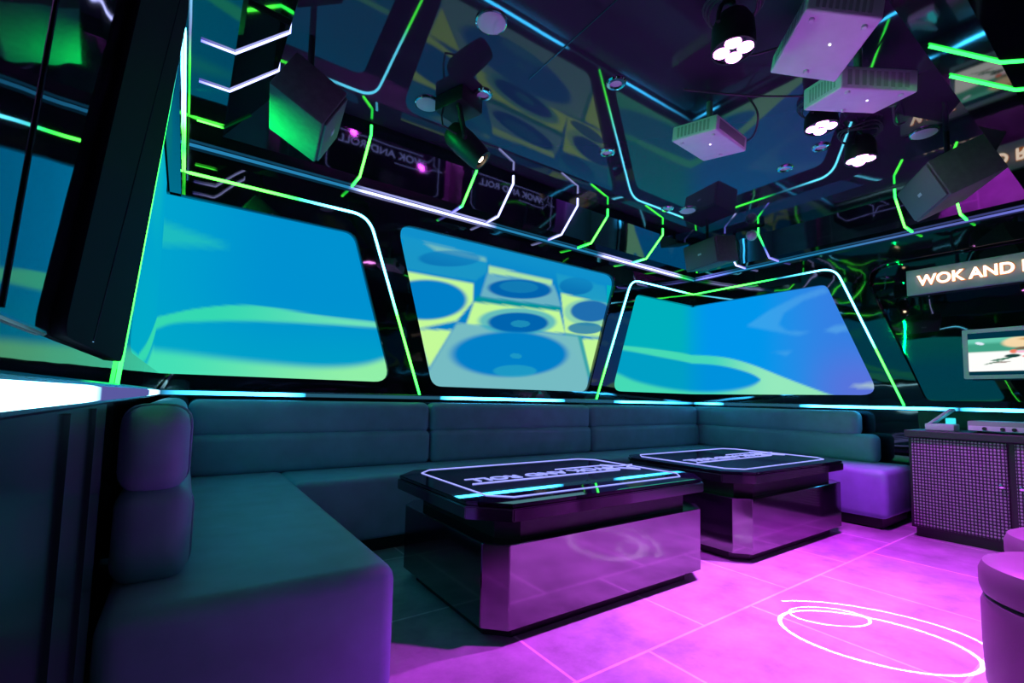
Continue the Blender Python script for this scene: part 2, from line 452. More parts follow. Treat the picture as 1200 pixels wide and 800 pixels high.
for y, k, c in ((-.66, [(0, VIOLET), (.4, VW), (.6, BLUE), (1, VIOLET)], 'white bent light strip on the right soffit beside the corner speaker'),
                (-.98, [(0, VIOLET), (.4, VIOLET), (.6, BLUE), (.8, GREEN), (1, GREEN)], 'violet and green bent light strip beside the dome camera'),
                (-1.98, kg, 'bright green bent light strip left of the right speaker'),
                (-2.29, kg, 'green bent light strip under the right speaker on soffit')):
    o = chev('soffit_light', lambda dd, z, y=y: Vector((W - dd, y, z)), lambda p: (-.8, 0, -.6), k)
    tag(o, c, 'light strip', 'bent light strips on the right soffit')
for x, c in ((2.34, 'green chevron light strip on the ceiling beam, upper of the two'), (2.615, 'green chevron light strip on the ceiling beam, lower of the two')):
    pts = [(x, -2.64, 2.218), (x + .33, -2.778, 2.218), (x + .63, -2.873, 2.310)]
    o = led('beam_light', pts, lambda p: (0, -.7, -.7), [(0, GREEN), (1, GREEN)], .012, .005, .02)
    tag(o, c, 'light strip', 'light strips on the ceiling beam')

# ------------------------------------------------------------------ projected screens
def sstep(a, b, x):
    t = max(0, min(1, (x - a) / (b - a))); return t * t * (3 - 2 * t)
def lerp3(a, b, t): return tuple(x + (y - x) * t for x, y in zip(a, b))
def ell(p, c, ax, ay, slope, soft=.10):
    x = p[0] - c[0]; z = p[1] - c[1] - slope * x
    r = math.hypot(x / ax, z / ay)
    return 1 - sstep(1 - soft, 1 + soft, r)
def inpoly(p, poly):
    c = False; j = len(poly) - 1; x, y = p
    for i in range(len(poly)):
        xi, yi = poly[i]; xj, yj = poly[j]
        if (yi > y) != (yj > y) and x < (xj - xi) * (y - yi) / (yj - yi) + xi: c = not c
        j = i
    return c
def soft_poly(p, poly, s=.01):
    return sum(inpoly((p[0] + dx * s, p[1] + dz * s), poly) for dx in (-1, 0, 1) for dz in (-1, 0, 1)) / 9
BLU = srgb(0, 128, 200)[:3]; BLD = srgb(0, 100, 175)[:3]; YG = srgb(200, 255, 150)[:3]; TG = srgb(110, 205, 185)[:3]; GRY = srgb(120, 190, 195)[:3]; AQ = srgb(40, 170, 195)[:3]
polys2 = [([(1.27, 2.02), (2.05, 2.0), (2.06, 1.87), (1.95, 1.78), (1.30, 1.77)], AQ, .45),
          ([(1.488, 2.0), (1.75, 2.0), (2.04, 1.985), (2.05, 1.955), (1.60, 1.955)], YG, .55),
          ([(2.071, 1.931), (2.40, 1.92), (2.74, 1.92), (2.73, 1.86), (2.39, 1.88), (2.073, 1.862)], YG, .9),
          ([(2.78, 1.99), (3.40, 1.97), (3.45, 1.80), (2.82, 1.83)], AQ, .6),
          ([(1.327, 1.754), (1.934, 1.76), (1.938, 1.617), (1.797, 1.446), (1.471, 1.348)], YG, .95),
          ([(1.481, 1.349), (1.76, 1.37), (1.579, 1.07)], YG, .95),
          ([(2.06, 1.86), (2.757, 1.875), (2.80, 1.80), (2.843, 1.69), (2.0, 1.66)], GRY, .75),
          ([(1.97, 1.66), (2.845, 1.69), (2.827, 1.645), (1.945, 1.61)], srgb(0, 150, 150)[:3], .9),
          ([(1.945, 1.612), (2.827, 1.651), (2.896, 1.457), (1.88, 1.425)], YG, .95),
          ([(2.84, 1.817), (3.541, 1.79), (3.372, 1.464), (2.896, 1.457)], YG, .9),
          ([(3.101, 1.426), (3.40, 1.45), (3.229, 1.06)], YG, .95),
          ([(2.896, 1.457), (3.10, 1.45), (3.23, 1.08), (3.18, 1.07)], srgb(60, 170, 160)[:3], .8),
          ([(1.80, 1.43), (3.05, 1.445), (3.19, 1.06), (3.19, .93), (1.56, .93), (1.57, 1.04)], GRY, .95)]
ells2 = [((1.55, 1.575), .33, .15, .13, BLU, 1), ((1.73, 1.92), .26, .062, .19, BLD, .7),
         ((2.40, 1.785), .33, .082, .12, BLD, 1), ((2.38, 1.80), .20, .05, .12, AQ, .25),
         ((2.39, 1.508), .40, .112, .10, AQ, .8), ((2.39, 1.498), .31, .085, .10, BLD, 1), ((2.40, 1.49), .10, .03, .1, AQ, .5),
         ((3.03, 1.91), .21, .08, .15, BLD, .8), ((3.22, 1.69), .34, .13, .12, AQ, .5), ((3.22, 1.70), .26, .10, .12, BLD, .95), ((3.15, 1.53), .22, .055, .1, srgb(0, 120, 170)[:3], .9),
         ((2.345, 1.229), .585, .187, .07, BLU, 1), ((2.36, 1.09), .22, .05, .05, AQ, .55), ((2.36, 1.215), .06, .022, 0, AQ, .5)]
def pic_mid(p):
    c = BLU
    for poly, col, a in polys2: c = lerp3(c, col, a * soft_poly(p, poly))
    for cen, ax, ay, sl, col, a in ells2: c = lerp3(c, col, a * ell(p, cen, ax, ay, sl))
    # the rim of the lower woofer lets the pale cabinet through
    t = sstep(1.80, 2.06, p[1]); c = lerp3(c, srgb(20, 150, 205)[:3], t * .7)
    return c
def curve_at(pts, x):
    """smooth curve through the points"""
    n = len(pts)
    if x <= pts[0][0]: return pts[0][1]
    if x >= pts[-1][0]: return pts[-1][1]
    sl = [(q[1] - p[1]) / (q[0] - p[0]) for p, q in zip(pts, pts[1:])]
    m = [sl[0]] + [(p + q) / 2 for p, q in zip(sl, sl[1:])] + [sl[-1]]
    for i in range(n - 1):
        x0, y0 = pts[i]; x1, y1 = pts[i + 1]
        if x <= x1:
            h = x1 - x0; t = (x - x0) / h
            return (2 * t ** 3 - 3 * t * t + 1) * y0 + (t ** 3 - 2 * t * t + t) * h * m[i] + (3 * t * t - 2 * t ** 3) * y1 + (t ** 3 - t * t) * h * m[i + 1]
# u runs along the unfolded corner: negative on the side wall, positive on the back wall
def pic_left(u, z):
    c = lerp3(srgb(0, 165, 205)[:3], srgb(0, 145, 208)[:3], sstep(-.2, .6, u))
    c = lerp3(c, srgb(0, 172, 195)[:3], (1 - sstep(1.0, 1.5, z)) * .5)
    up = curve_at([(-1.0, .985), (-.58, 1.073), (-.02, 1.250), (.168, 1.325), (.40, 1.376), (.86, 1.364), (1.3, 1.362)], u)
    lo = curve_at([(-1.0, .96), (-.58, 1.0), (-.02, 1.185), (.06, 1.230), (.2, 1.259), (.376, 1.283), (.755, 1.311), (1.3, 1.336)], u)
    g = lerp3(srgb(55, 222, 175)[:3], srgb(120, 235, 185)[:3], sstep(.2, 1.2, u))
    c = lerp3(c, g, .9 * sstep(lo - .018, lo + .012, z) * (1 - sstep(up - .008, up + .008, z)))
    lo2 = curve_at([(-1.5, .95), (-.6, .985), (-.1, 1.10), (.07, 1.095), (.283, 1.077), (.514, 1.062), (.858, 1.056), (1.107, 1.089), (1.3, 1.16)], u)
    g = lerp3(srgb(70, 228, 180)[:3], srgb(150, 245, 165)[:3], sstep(0, 1.1, u))
    c = lerp3(c, g, .92 * (1 - sstep(lo2 - .055, lo2 + .012, z)))
    tri = [(-.05, 1.79), (.30, 1.715), (.28, 1.70), (-.05, 1.645)]
    c = lerp3(c, srgb(40, 205, 180)[:3], .55 * soft_poly((u, z), tri, .02))
    c = lerp3(c, srgb(20, 200, 185)[:3], .7 * (1 - sstep(-.9, -.1, u)) * sstep(1.4, 1.9, z))
    return c
def pic_right(u, z):
    """u: 0 at the corner, negative on the back wall, positive along the right wall"""
    c = lerp3(srgb(0, 175, 190)[:3], srgb(0, 150, 235)[:3], sstep(-.25, .25, u))
    c = lerp3(c, srgb(60, 120, 225)[:3], sstep(.7, 1.5, u) * .8)
    up = curve_at([(-1.3, 1.400), (-1.128, 1.407), (-.583, 1.411), (-.038, 1.396), (.374, 1.347), (.617, 1.275), (.996, 1.108), (1.236, 1.005), (1.6, .86)], u)
    tip = .75
    lo = curve_at([(-1.3, 1.36), (-1.128, 1.362), (-.536, 1.333), (-.039, 1.303), (.341, 1.258), (.58, 1.195), (.70, 1.145), (tip, 1.11)], u) if u < tip else 0
    lo_b = curve_at([(-1.3, 1.18), (-1.187, 1.149), (-.981, 1.094), (-.765, 1.059), (-.394, 1.022), (-.042, 1.006), (.274, 1.003), (.55, 1.03), (.70, 1.075), (tip, 1.11)], u) if u < tip else 2
    edge = 1 - sstep(up - .010, up + .010, z)
    inside = sstep(lo_b - .045, lo_b + .012, z) * (1 - sstep(lo - .012, lo + .012, z)) if u < tip else 0
    col = lerp3(srgb(75, 225, 180)[:3], srgb(160, 245, 180)[:3], sstep(.2, .9, u))
    c2 = lerp3(c, col, .85)
    c = lerp3(c, c2, edge * (1 - inside))
    c = lerp3(c, srgb(0, 140, 205)[:3], .5 * inside)
    for poly, a in (([(.623, 1.652), (.851, 1.78), (1.112, 1.877), (1.327, 1.924), (1.371, 1.872), (1.16, 1.829), (.983, 1.734), (.934, 1.63), (1.005, 1.561), (1.201, 1.53), (1.104, 1.503), (.874, 1.575)], .22),
                    ([(.87, 1.373), (1.052, 1.368), (1.0, 1.323)], .2), ([(1.318, 1.528), (1.408, 1.566), (1.6, 1.575), (1.6, 1.52), (1.406, 1.498)], .32)):
        c = lerp3(c, srgb(110, 200, 240)[:3], a * soft_poly((u, z), poly, .012))
    c = lerp3(c, srgb(105, 105, 215)[:3], .6 * sstep(1.05, 1.6, u) * (1 - sstep(1.0, 1.5, z)) * (1 - edge))
    c = lerp3(c, srgb(190, 220, 200)[:3], .6 * soft_poly((u, z), [(1.501, 1.035), (1.75, 1.075), (1.75, 1.0), (1.562, 1.018)], .012))
    return c

def screen_grid(path, z0, z1, step, fn, name, label, keep=None):
    """path: list of (x, y, u) corner points of the screen seen from above"""
    cols = []
    for (x0, y0, u0), (x1, y1, u1) in zip(path, path[1:]):
        n = max(1, int(math.hypot(x1 - x0, y1 - y0) / step))
        for k in range(n): cols.append(tuple(a + (b - a) * k / n for a, b in zip((x0, y0, u0), (x1, y1, u1))))
    cols.append(path[-1])
    nz = int((z1 - z0) / step)
    bm = B(); lay = bm.verts.layers.float_color.new('Light'); G = []
    for x, y, u in cols:
        row = []
        for j in range(nz + 1):
            z = z0 + (z1 - z0) * j / nz
            v = bm.verts.new((x, y, z)); v[lay] = (*fn(u, z), 1); row.append(v)
        G.append(row)
    for ci, (a, b) in enumerate(zip(G, G[1:])):
        for j in range(nz):
            if keep and not keep(cols[ci][2], a[j].co.z): continue
            bm.faces.new((a[j], b[j], b[j + 1], a[j + 1]))
    bmesh.ops.delete(bm, geom=[v for v in bm.verts if not v.link_faces], context='VERTS')
    o = obj(name, bm, 'screen', smooth=False)
    tag(o, label, 'projection screen', 'projection screens'); return o
R = .025
screen_grid([(1.18, R + .012, 1.18), (1.36, R + .012, 1.36), (3.44, R + .012, 3.44), (3.6, R + .012, 3.6)], .90, 2.12, .0085, lambda u, z: pic_mid((u, z)), 'projection_screen', 'middle screen showing a wall of round loudspeaker cones')
screen_grid([(-R, -1.9, -1.9), (-R, R, 0), (1.34, R, 1.34)], .91, 1.98, .014, pic_left, 'projection_screen', 'left corner screen with blue picture and green bands')
screen_grid([(W - 1.34, R, -1.34), (W + R, R, 0), (W + R, -1.9, 1.9)], .91, 1.98, .014, pic_right, 'projection_screen', 'right corner screen with blue picture and green wave', lambda u, z: u < 1.86 - (z - .91) * .355)

# ------------------------------------------------------------------ sofa
sofa = thing('sofa', 'long U-shaped grey leather sofa along the left, back and right walls', 'sofa', (W / 2, -.3, 0))
def sp(name, bm, m='leather', lab=None):
    o = obj(name, bm, m, sofa); o.location = (-W / 2, .3, 0)
    if lab: o['label'] = lab
    return o
SY, SX, SE, SH = -.56, .61, -1.92, .42
bm = B(); add_box(bm, .0, SX, SE, -.03, .075, SH, .045, 4); sp('seat', bm)
bm = B(); add_box(bm, SX - .02, W - SX + .02, SY, -.03, .075, SH - .002, .035, 4); sp('seat', bm)
bm = B(); add_box(bm, W - SX, W, SE, -.03, .075, SH, .045, 4); sp('seat', bm)
bm = B()
add_box(bm, .02, SX - .05, SE + .05, -.05, 0, .085, .01, 1); add_box(bm, SX - .1, W - SX + .1, SY + .05, -.05, 0, .085, .01, 1); add_box(bm, W - SX + .05, W - .02, SE + .05, -.05, 0, .085, .01, 1)
sp('plinth', bm, 'plinth')
ZB = .626
def roll(x0, x1, y0, y1, z0, z1, r):
    bm = B(); add_box(bm, x0, x1, y0, y1, z0, z1, r, 5); return sp('backrest_roll', bm)
# left run
roll(.0, .152, -1.75, -.05, SH - .01, ZB + .012, .05); roll(.0, .138, -1.75, -.05, ZB - .012, .826, .055)
for (za, zb_, xr) in ((SH, ZB, .152), (ZB, .826, .138)):
    ring_ = rnd([(.004, za + .002), (xr + .0015, za + .002), (xr + .0015, zb_ + .001), (.004, zb_ + .001)], .05, 6)
    bm = B(); add_tube(bm, [(x_, -1.695, z_) for x_, z_ in ring_], .003, 6, True); sp('piping', bm)
# back run in three lengths
for x0, x1 in ((.14, 1.515), (1.521, 3.035), (3.041, W - .14)):
    roll(x0, x1, -.185, -.02, SH - .01, ZB + .012, .045); roll(x0, x1, -.165, -.02, ZB - .012, .82, .05)
# right run
roll(W - .152, W, -1.72, -.05, SH - .01, ZB + .012, .05); roll(W - .138, W, -1.60, -.05, ZB - .012, .822, .055)

# ------------------------------------------------------------------ tables
def chamf(x0, x1, y0, y1, c):
    return [(x0 + c, y0), (x1 - c, y0), (x1, y0 + c), (x1, y1 - c), (x1 - c, y1), (x0 + c, y1), (x0, y1 - c), (x0, y0 + c)]
def text_mesh(s, size, ext=.0, bold=0.0):
    cu = bpy.data.curves.new('tmp', 'FONT'); cu.body = s; cu.size = size; cu.align_x = 'CENTER'; cu.align_y = 'CENTER'; cu.extrude = ext; cu.offset = bold
    o = bpy.data.objects.new('tmp', cu); C.objects.link(o)
    dg = bpy.context.evaluated_depsgraph_get(); dg.update()
    me = bpy.data.meshes.new_from_object(o.evaluated_get(dg)); bm = B(); bm.from_mesh(me)
    bpy.data.objects.remove(o); bpy.data.curves.remove(cu); bpy.data.meshes.remove(me)
    return bm
def letters(bm, m, parent, lift=0):
    bm.verts.ensure_lookup_table(); seen = set()
    groups = []
    for v0 in bm.verts:
        if v0 in seen: continue
        st = [v0]; seen.add(v0); comp = []
        while st:
            v = st.pop(); comp.append(v)
            for e in v.link_edges:
                w_ = e.other_vert(v)
                if w_ not in seen: seen.add(w_); st.append(w_)
        groups.append(comp)
    for comp in groups:
        nb = B(); mp = {v: nb.verts.new(v.co) for v in comp}
        for f in {f for v in comp for f in v.link_faces}:
            try: nb.faces.new([mp[v] for v in f.verts])
            except ValueError: pass
        obj('letter', nb, m, parent, smooth=False)
    bm.free()
def make_table(label, x, y):
    t = thing('coffee_table', label, 'table', (x, y, 0), group='low black mirror tables')
    bm = B(); add_prism(bm, chamf(-.59, .59, -.375, .375, .075), 0, .052); obj('plinth', bm, 'plinth', t, smooth=False)
    bm = B(); add_prism(bm, chamf(-.635, .648, -.424, .424, .072), .05, .344)
    bmesh.ops.bevel(bm, geom=bm.edges[:], offset=.003, segments=1, affect='EDGES'); obj('body', bm, 'table', t, smooth=False)
    bm = B(); add_prism(bm, chamf(-.56, .56, -.385, .385, .07), .342, .435); obj('neck', bm, 'black', t, smooth=False)
    bm = B(); add_prism(bm, chamf(-.692, .692, -.448, .448, .125), .428, .474)
    bmesh.ops.bevel(bm, geom=bm.edges[:], offset=.004, segments=2, affect='EDGES'); tp = obj('tabletop', bm, 'table', t, smooth=False)
    bm = B(); add_prism(bm, chamf(-.685, .685, -.441, .441, .122), .476, .490)
    bmesh.ops.bevel(bm, geom=bm.edges[:], offset=.003, segments=2, affect='EDGES'); obj('glass_sheet', bm, 'glass_top', t, smooth=False)
    # lit outline, lettering and star under the glass
    q = chamf(-.57, .60, -.345, .40, .075); pts = [(a, b, .4915) for a, b in q]
    bm = B(); add_tube(bm, pts, .0024, 6, True); obj('light_outline', bm, 'violet_line', t)
    bm = text_mesh('WOK AND ROLL', .095, .0012, .001)
    for v in bm.verts: v.co = Vector((-v.co.x * 1.25 - .02, -v.co.y * 1.1 + .04, .4915 + v.co.z))
    bmesh.ops.remove_doubles(bm, verts=bm.verts, dist=1e-5); letters(bm, 'violet_text', t)
    bm = B()
    add_tube(bm, [(-.50, -.045, .4915), (.42, -.045, .4915)], .003, 6)
    add_tube(bm, [(.10, .12, .4915), (.46, .12, .4915)], .0025, 6)
    star = []
    for k in range(8):
        a = k * PI / 4 + .3; r = .15 if k % 2 == 0 else .045
        star.append((.50 + r * math.cos(a), .03 + r * .75 * math.sin(a), .4915))
    add_tube(bm, star, .0028, 6, True); obj('star_outline', bm, 'violet_line', t)
    return t
t1 = make_table('low black mirror table nearer the viewer with lit glass top', 1.656, -1.315)
t2 = copy_tree(t1); t2.location = (3.245, -1.335, 0); t2['label'] = 'low black mirror table farther away, beside the right sofa seat'

# ------------------------------------------------------------------ ottomans
def ottoman(label, x, y):
    t = thing('round_ottoman', label, 'ottoman', (x, y, 0), group='round leather ottomans')
    bm = B(); add_lathe(bm, [(0, .012), (.20, .012), (.205, .02), (.218, .05), (.222, .16), (.222, .28), (.216, .298), (.205, .303), (0, .303)], 40); obj('drum', bm, 'leather_dark', t)
    bm = B(); add_lathe(bm, [(0, .306), (.205, .306), (.218, .312), (.224, .33), (.224, .375), (.214, .40), (.19, .412), (0, .416)], 40); obj('seat_pad', bm, 'leather_dark', t)
    bm = B(); add_lathe(bm, [(0, 0), (.19, 0), (.19, .014), (0, .014)], 32); obj('base', bm, 'plinth', t)
    return t
o1 = ottoman('purple lit round ottoman cut off by the right edge, nearest the viewer', 2.205, -2.955)
o2 = copy_tree(o1); o2.location = (2.73, -2.93, 0); o2['label'] = 'round ottoman behind the nearest ottoman, in front of the cabinet'

# ------------------------------------------------------------------ equipment cabinet
cab = thing('equipment_cabinet', 'low black cabinet with perforated metal doors beside the right sofa', 'cabinet', (4.46, -2.53, 0))
def cp(name, bm, m, par=cab, lab=None):
    o = obj(name, bm, m, par, smooth=False)
    if par is cab: o.location = (-4.46, 2.53, 0)
    if lab: o['label'] = lab
    return o
bm = B(); add_box(bm, 4.21, 4.735, -3.03, -2.03, .06, .665, .003, 1); cp('body', bm, 'plinth')
bm = B(); add_box(bm, 4.23, 4.735, -3.01, -2.05, 0, .062); cp('plinth', bm, 'plinth')
bm = B(); add_box(bm, 4.165, 4.74, -3.05, -2.02, .663, .708, .004, 2); cp('worktop', bm, 'black')
for y0, y1, ky in ((-2.50, -2.05, -2.475), (-3.01, -2.535, -2.56)):
    bm = B(); add_box(bm, 4.19, 4.212, y0, y1, .075, .655, .003, 1); d_ = cp('door', bm, 'perf')
    bm = B(); add_lathe(bm, [(0, -.002), (.006, 0), (.006, .012), (.013, .016), (.013, .024), (0, .027)], 16, Matrix.Translation((4.19, ky, .40)) @ Matrix.Rotation(-PI / 2, 4, 'Y'))
    k = obj('knob', bm, 'chrome', d_)
# equipment on it
pnl = thing('touch_panel', 'small angled grey control panel with a cyan lit side on the cabinet corner', 'control panel', (4.38, -2.17, .7095))
bm = B(); add_box(bm, -.07, .07, -.075, .075, 0, .045, .006, 2); obj('base', bm, 'silver', pnl)
bm = B(); add_box(bm, -.06, .06, -.085, .085, -.008, .008, .004, 2, Matrix.Translation((0, .005, .088)) @ Matrix.Rotation(math.radians(-42), 4, 'X')); obj('cover', bm, 'silver', pnl)
bm = B(); add_box(bm, -.055, .05, -.062, -.03, .046, .085, .004, 2); obj('cyan_lit_side', bm, 'cyan_glow', pnl)  # cyan light on the panel's side, put in as a glowing block
amp = thing('amplifier', 'flat grey amplifier with a row of knobs on the cabinet', 'amplifier', (4.40, -2.52, .708))
bm = B(); add_box(bm, -.14, .16, -.24, .20, .012, .075, .005, 2); obj('body', bm, 'grey_plastic', amp)
bm = B(); add_box(bm, -.147, -.139, -.235, .195, .014, .045, .002, 1); obj('front_panel', bm, 'silver', amp)
for y in (.12, .04, -.01, -.09, -.15, -.20):
    bm = B(); add_lathe(bm, [(0, 0), (.011, 0), (.011, .010), (.009, .014), (0, .014)], 16, Matrix.Translation((-.147, y, .030)) @ Matrix.Rotation(-PI / 2, 4, 'Y')); obj('knob', bm, 'black', amp)
for y in (.17, -.17):
    bm = B(); add_lathe(bm, [(0, 0), (.012, 0), (.012, .013), (0, .013)], 12, Matrix.Translation((0, y, 0))); obj('foot', bm, 'black', amp)

# ------------------------------------------------------------------ sign and television on the right wall
sg = thing('sign', 'long grey board with glowing WOK AND ROLL letters on the right wall', 'sign', (4.72, -2.37, 1.83))
bm = B(); add_box(bm, -.0, .035, -.46, .45, -.098, .098, .003, 1); obj('board', bm, 'sign_board', sg)
bm = text_mesh('WOK AND ROLL', .108, .006, .0022); w = max(v.co.x for v in bm.verts) - min(v.co.x for v in bm.verts)
mt = Matrix.Translation((-.012, -.02, 0)) @ Matrix(((0, 0, -1, 0), (-1, 0, 0, 0), (0, 1, 0, 0), (0, 0, 0, 1))) @ Matrix.Scale(.80 / w, 4, (1, 0, 0))
bm.transform(mt); bmesh.ops.remove_doubles(bm, verts=bm.verts, dist=1e-5); letters(bm, 'sign_glow', sg)
bm = text_mesh('WOK AND ROLL', .108, .003, .0060); bm.transform(Matrix.Translation((.008, 0, 0)) @ mt); obj('letter_edge', bm, 'sign_edge', sg, smooth=False)
tv = thing('television', 'small silver framed television on the right wall under the sign', 'television', (4.66, -2.565, 1.243))
fr = sheet(rnd([(-.325, -.174), (.325, -.174), (.325, .174), (-.325, .174)], .01, 3), [[(-.300, -.148), (.300, -.148), (.300, .148), (-.300, .148)]], .03)
Mx = Matrix(((0, 0, -1, 0), (-1, 0, 0, 0), (0, 1, 0, 0), (0, 0, 0, 1)))
fr.transform(Mx); obj('frame', fr, 'silver', tv, smooth=False)
bm = B(); add_box(bm, .012, .05, -.31, .31, -.16, .16, .006, 2); obj('back', bm, 'black', tv)
def pic_tv(a, b):     # a, b in 0..1 from the lower left of the picture
    if b > .86 or b < .10: return srgb(0, 45, 62)[:3]
    c = lerp3(srgb(240, 242, 238)[:3], srgb(225, 240, 225)[:3], sstep(.1, .3, b) * 0)
    c = lerp3(c, srgb(60, 150, 125)[:3], sstep(.52, .57, b))
    c = lerp3(c, srgb(95, 190, 165)[:3], sstep(.70, .80, b))
    def blob(cx, cy, ax, ay, col, al, rot=0):
        nonlocal c
        x, y = a - cx, (b - cy); ca, sa = math.cos(rot), math.sin(rot); x, y = x * ca + y * sa, -x * sa + y * ca
        c = lerp3(c, col, al * (1 - sstep(.7, 1.1, math.hypot(x / ax, y / ay))))
    blob(.10, .75, .05, .03, srgb(220, 230, 245)[:3], .9, -.8)
    blob(.42, .74, .15, .13, srgb(235, 205, 160)[:3], .95, .3); blob(.62, .70, .14, .13, srgb(240, 240, 240)[:3], .95); blob(.60, .80, .2, .05, srgb(200, 140, 70)[:3], .8)
    blob(.80, .68, .08, .14, srgb(190, 130, 40)[:3], .9); blob(.46, .60, .09, .035, srgb(120, 70, 50)[:3], .8, .2)
    blob(.37, .53, .035, .05, srgb(225, 110, 80)[:3], .95); blob(.43, .52, .05, .03, srgb(235, 170, 200)[:3], .9)
    blob(.36, .43, .07, .045, srgb(15, 60, 55)[:3], 1, .1); blob(.27, .36, .10, .022, srgb(40, 110, 85)[:3], 1, .35); blob(.21, .29, .10, .016, srgb(90, 120, 100)[:3], .9, .5); blob(.28, .29, .07, .016, srgb(120, 90, 80)[:3], .8, .2)
    blob(.47, .41, .04, .03, srgb(230, 110, 110)[:3], .9)
    return c
bm = B(); lay = bm.verts.layers.float_color.new('Light'); G = []
for i in range(121):
    row = []
    for j in range(61):
        a, b = i / 120, j / 60
        v = bm.verts.new((.004, .30 - a * .60, -.148 + b * .296)); v[lay] = (*pic_tv(a, b), 1); row.append(v)
    G.append(row)
for p, q in zip(G, G[1:]):
    for j in range(60): bm.faces.new((p[j], q[j], q[j + 1], p[j + 1]))
obj('screen', bm, 'tv_pic', tv, smooth=False)
bm = B(); add_box(bm, .05, .093, -.10, .10, -.08, .08, .004, 1); obj('wall_bracket', bm, 'black', tv)

# ------------------------------------------------------------------ loudspeakers
def speaker(label, c, dims, ypr, front):
    """front: local axis the grille faces, '+x' or '-x'"""
    y, p, r = [math.radians(a) for a in ypr]
    t = thing('loudspeaker', label, 'loudspeaker', c, (p, r, y), 'ceiling loudspeakers')
    w, dd, h = [q / 2 for q in dims]; s = 1 if front == '+x' else -1
    bm = B(); add_box(bm, -w, w, -dd, dd, -h, h, .008, 2); obj('cabinet', bm, 'cab_black', t)
    gx = s * w
    bm = B(); add_box(bm, min(gx, gx + s * .012), max(gx, gx + s * .012), -dd + .012, dd - .012, -h + .012, h - .012, .005, 2); g = obj('grille', bm, 'grille', t)
    bm = B(); add_box(bm, gx + s * .010 - .003, gx + s * .010 + .006, -.022, .022, -.010, .010, .002, 1); obj('badge', bm, 'silver', g)
    return t
def bracket(t, top):
    """yoke from the ceiling to the cabinet, in world coordinates"""
    bpy.context.view_layer.update()
    inv = t.matrix_world.inverted(); bm = B()
    c = t.location
    add_tube(bm, [inv @ Vector((top[0], top[1], ZC)), inv @ Vector((top[0], top[1], c.z + .05)), inv @ Vector(c)], .014, 10)
    obj('bracket', bm, 'black', t)
s = speaker('black loudspeaker hanging in the left corner, side lit green', (.487, -.958, 2.108), (.231, .371, .19), (-7.2, .6, 28.9), '+x'); bracket(s, (.50, -.93))
s = speaker('black loudspeaker in the back right corner with front facing left', (4.06, -.66, 2.245), (.24, .40, .235), (-12, 0, -10), '-x'); bracket(s, (4.08, -.62))
s = speaker('black loudspeaker at the right above the television wall', (3.668, -2.403, 2.17), (.268, .433, .224), (-56.8, .3, -25.4), '-x'); bracket(s, (3.70, -2.40))

# ------------------------------------------------------------------ projectors
def projector(label, c, dims, ypr, front='x-'):
    y, p, r = [math.radians(a) for a in ypr]
    t = thing('projector', label, 'projector', c, (p, r, y), 'ceiling projectors')
    w, dd, h = [q / 2 for q in dims]
    bm = B(); add_box(bm, -w, w, -dd, dd, -h, h, .008, 3); body = obj('body', bm, 'white_plastic', t)
    # vents on the short side, lens at the far end, connector panel
    bm = B()
    for k in range(9): add_box(bm, -w + .03 + k * (2 * w - .06) / 9, -w + .03 + (k + .55) * (2 * w - .06) / 9, -dd - .0015, -dd + .003, -h * .65, h * .65)
    obj('vent', bm, 'vent', t, smooth=False)
    bm = B()
    for k in range(9): add_box(bm, -w - .0015, -w + .003, -dd + .03 + k * (2 * dd - .06) / 9, -dd + .03 + (k + .5) * (2 * dd - .06) / 9, -h * .6, h * .6)
    obj('vent', bm, 'vent', t, smooth=False)
    bm = B(); add_box(bm, w - .003, w + .0015, -dd + .03, dd - .03, -h * .6, h * .6); obj('connector_panel', bm, 'grey_plastic', t, smooth=False)
    bm = B(); add_lathe(bm, [(0, -.004), (.034, -.004), (.034, .012), (.028, .016), (.022, .010), (0, .013)], 24, Matrix.Translation((-w * .35, dd, 0)) @ Matrix.Rotation(-PI / 2, 4, 'X')); obj('lens', bm, 'lens', t)
    for fx, fy in ((-.7, -.75), (.7, -.75), (0, .75)):
        bm = B(); add_lathe(bm, [(0, .004), (.010, .004), (.010, -.006), (.007, -.009), (0, -.009)], 14, Matrix.Translation((fx * w, fy * dd, -h))); obj('foot', bm, 'white_plastic', t)
    bm = B(); add_lathe(bm, [(0, 0), (.004, 0), (.004, -.003), (0, -.003)], 10, Matrix.Translation((w * .15, -dd * .15, -h))); obj('pilot_lamp', bm, 'pilot', t)
    # mount: plate on the case, pole to the ceiling
    bpy.context.view_layer.update()
    inv = t.matrix_world.inverted(); cw = Vector(c)
    bm = B(); add_box(bm, -.06, .06, -.06, .06, h - .002, h + .02, .003, 1)
    add_tube(bm, [inv @ Vector((cw.x, cw.y, cw.z + h)), inv @ Vector((cw.x, cw.y, ZC))], .016, 12)
    obj('ceiling_mount', bm, 'grey_plastic', t)
    return t
projector('white projector at the left of the three, over the near table', (2.352, -1.733, 2.272), (.24, .36, .076), (-82.9, 3.7, 7.4))
projector('white projector at the top, largest and nearest the viewer', (2.043, -2.399, 2.26), (.257, .293, .085), (-40.7, -5.7, 12.9))
projector('white projector in the middle with cables behind its panel', (2.482, -2.367, 2.25), (.373, .208, .092), (-25.8, 8.3, -4.4))

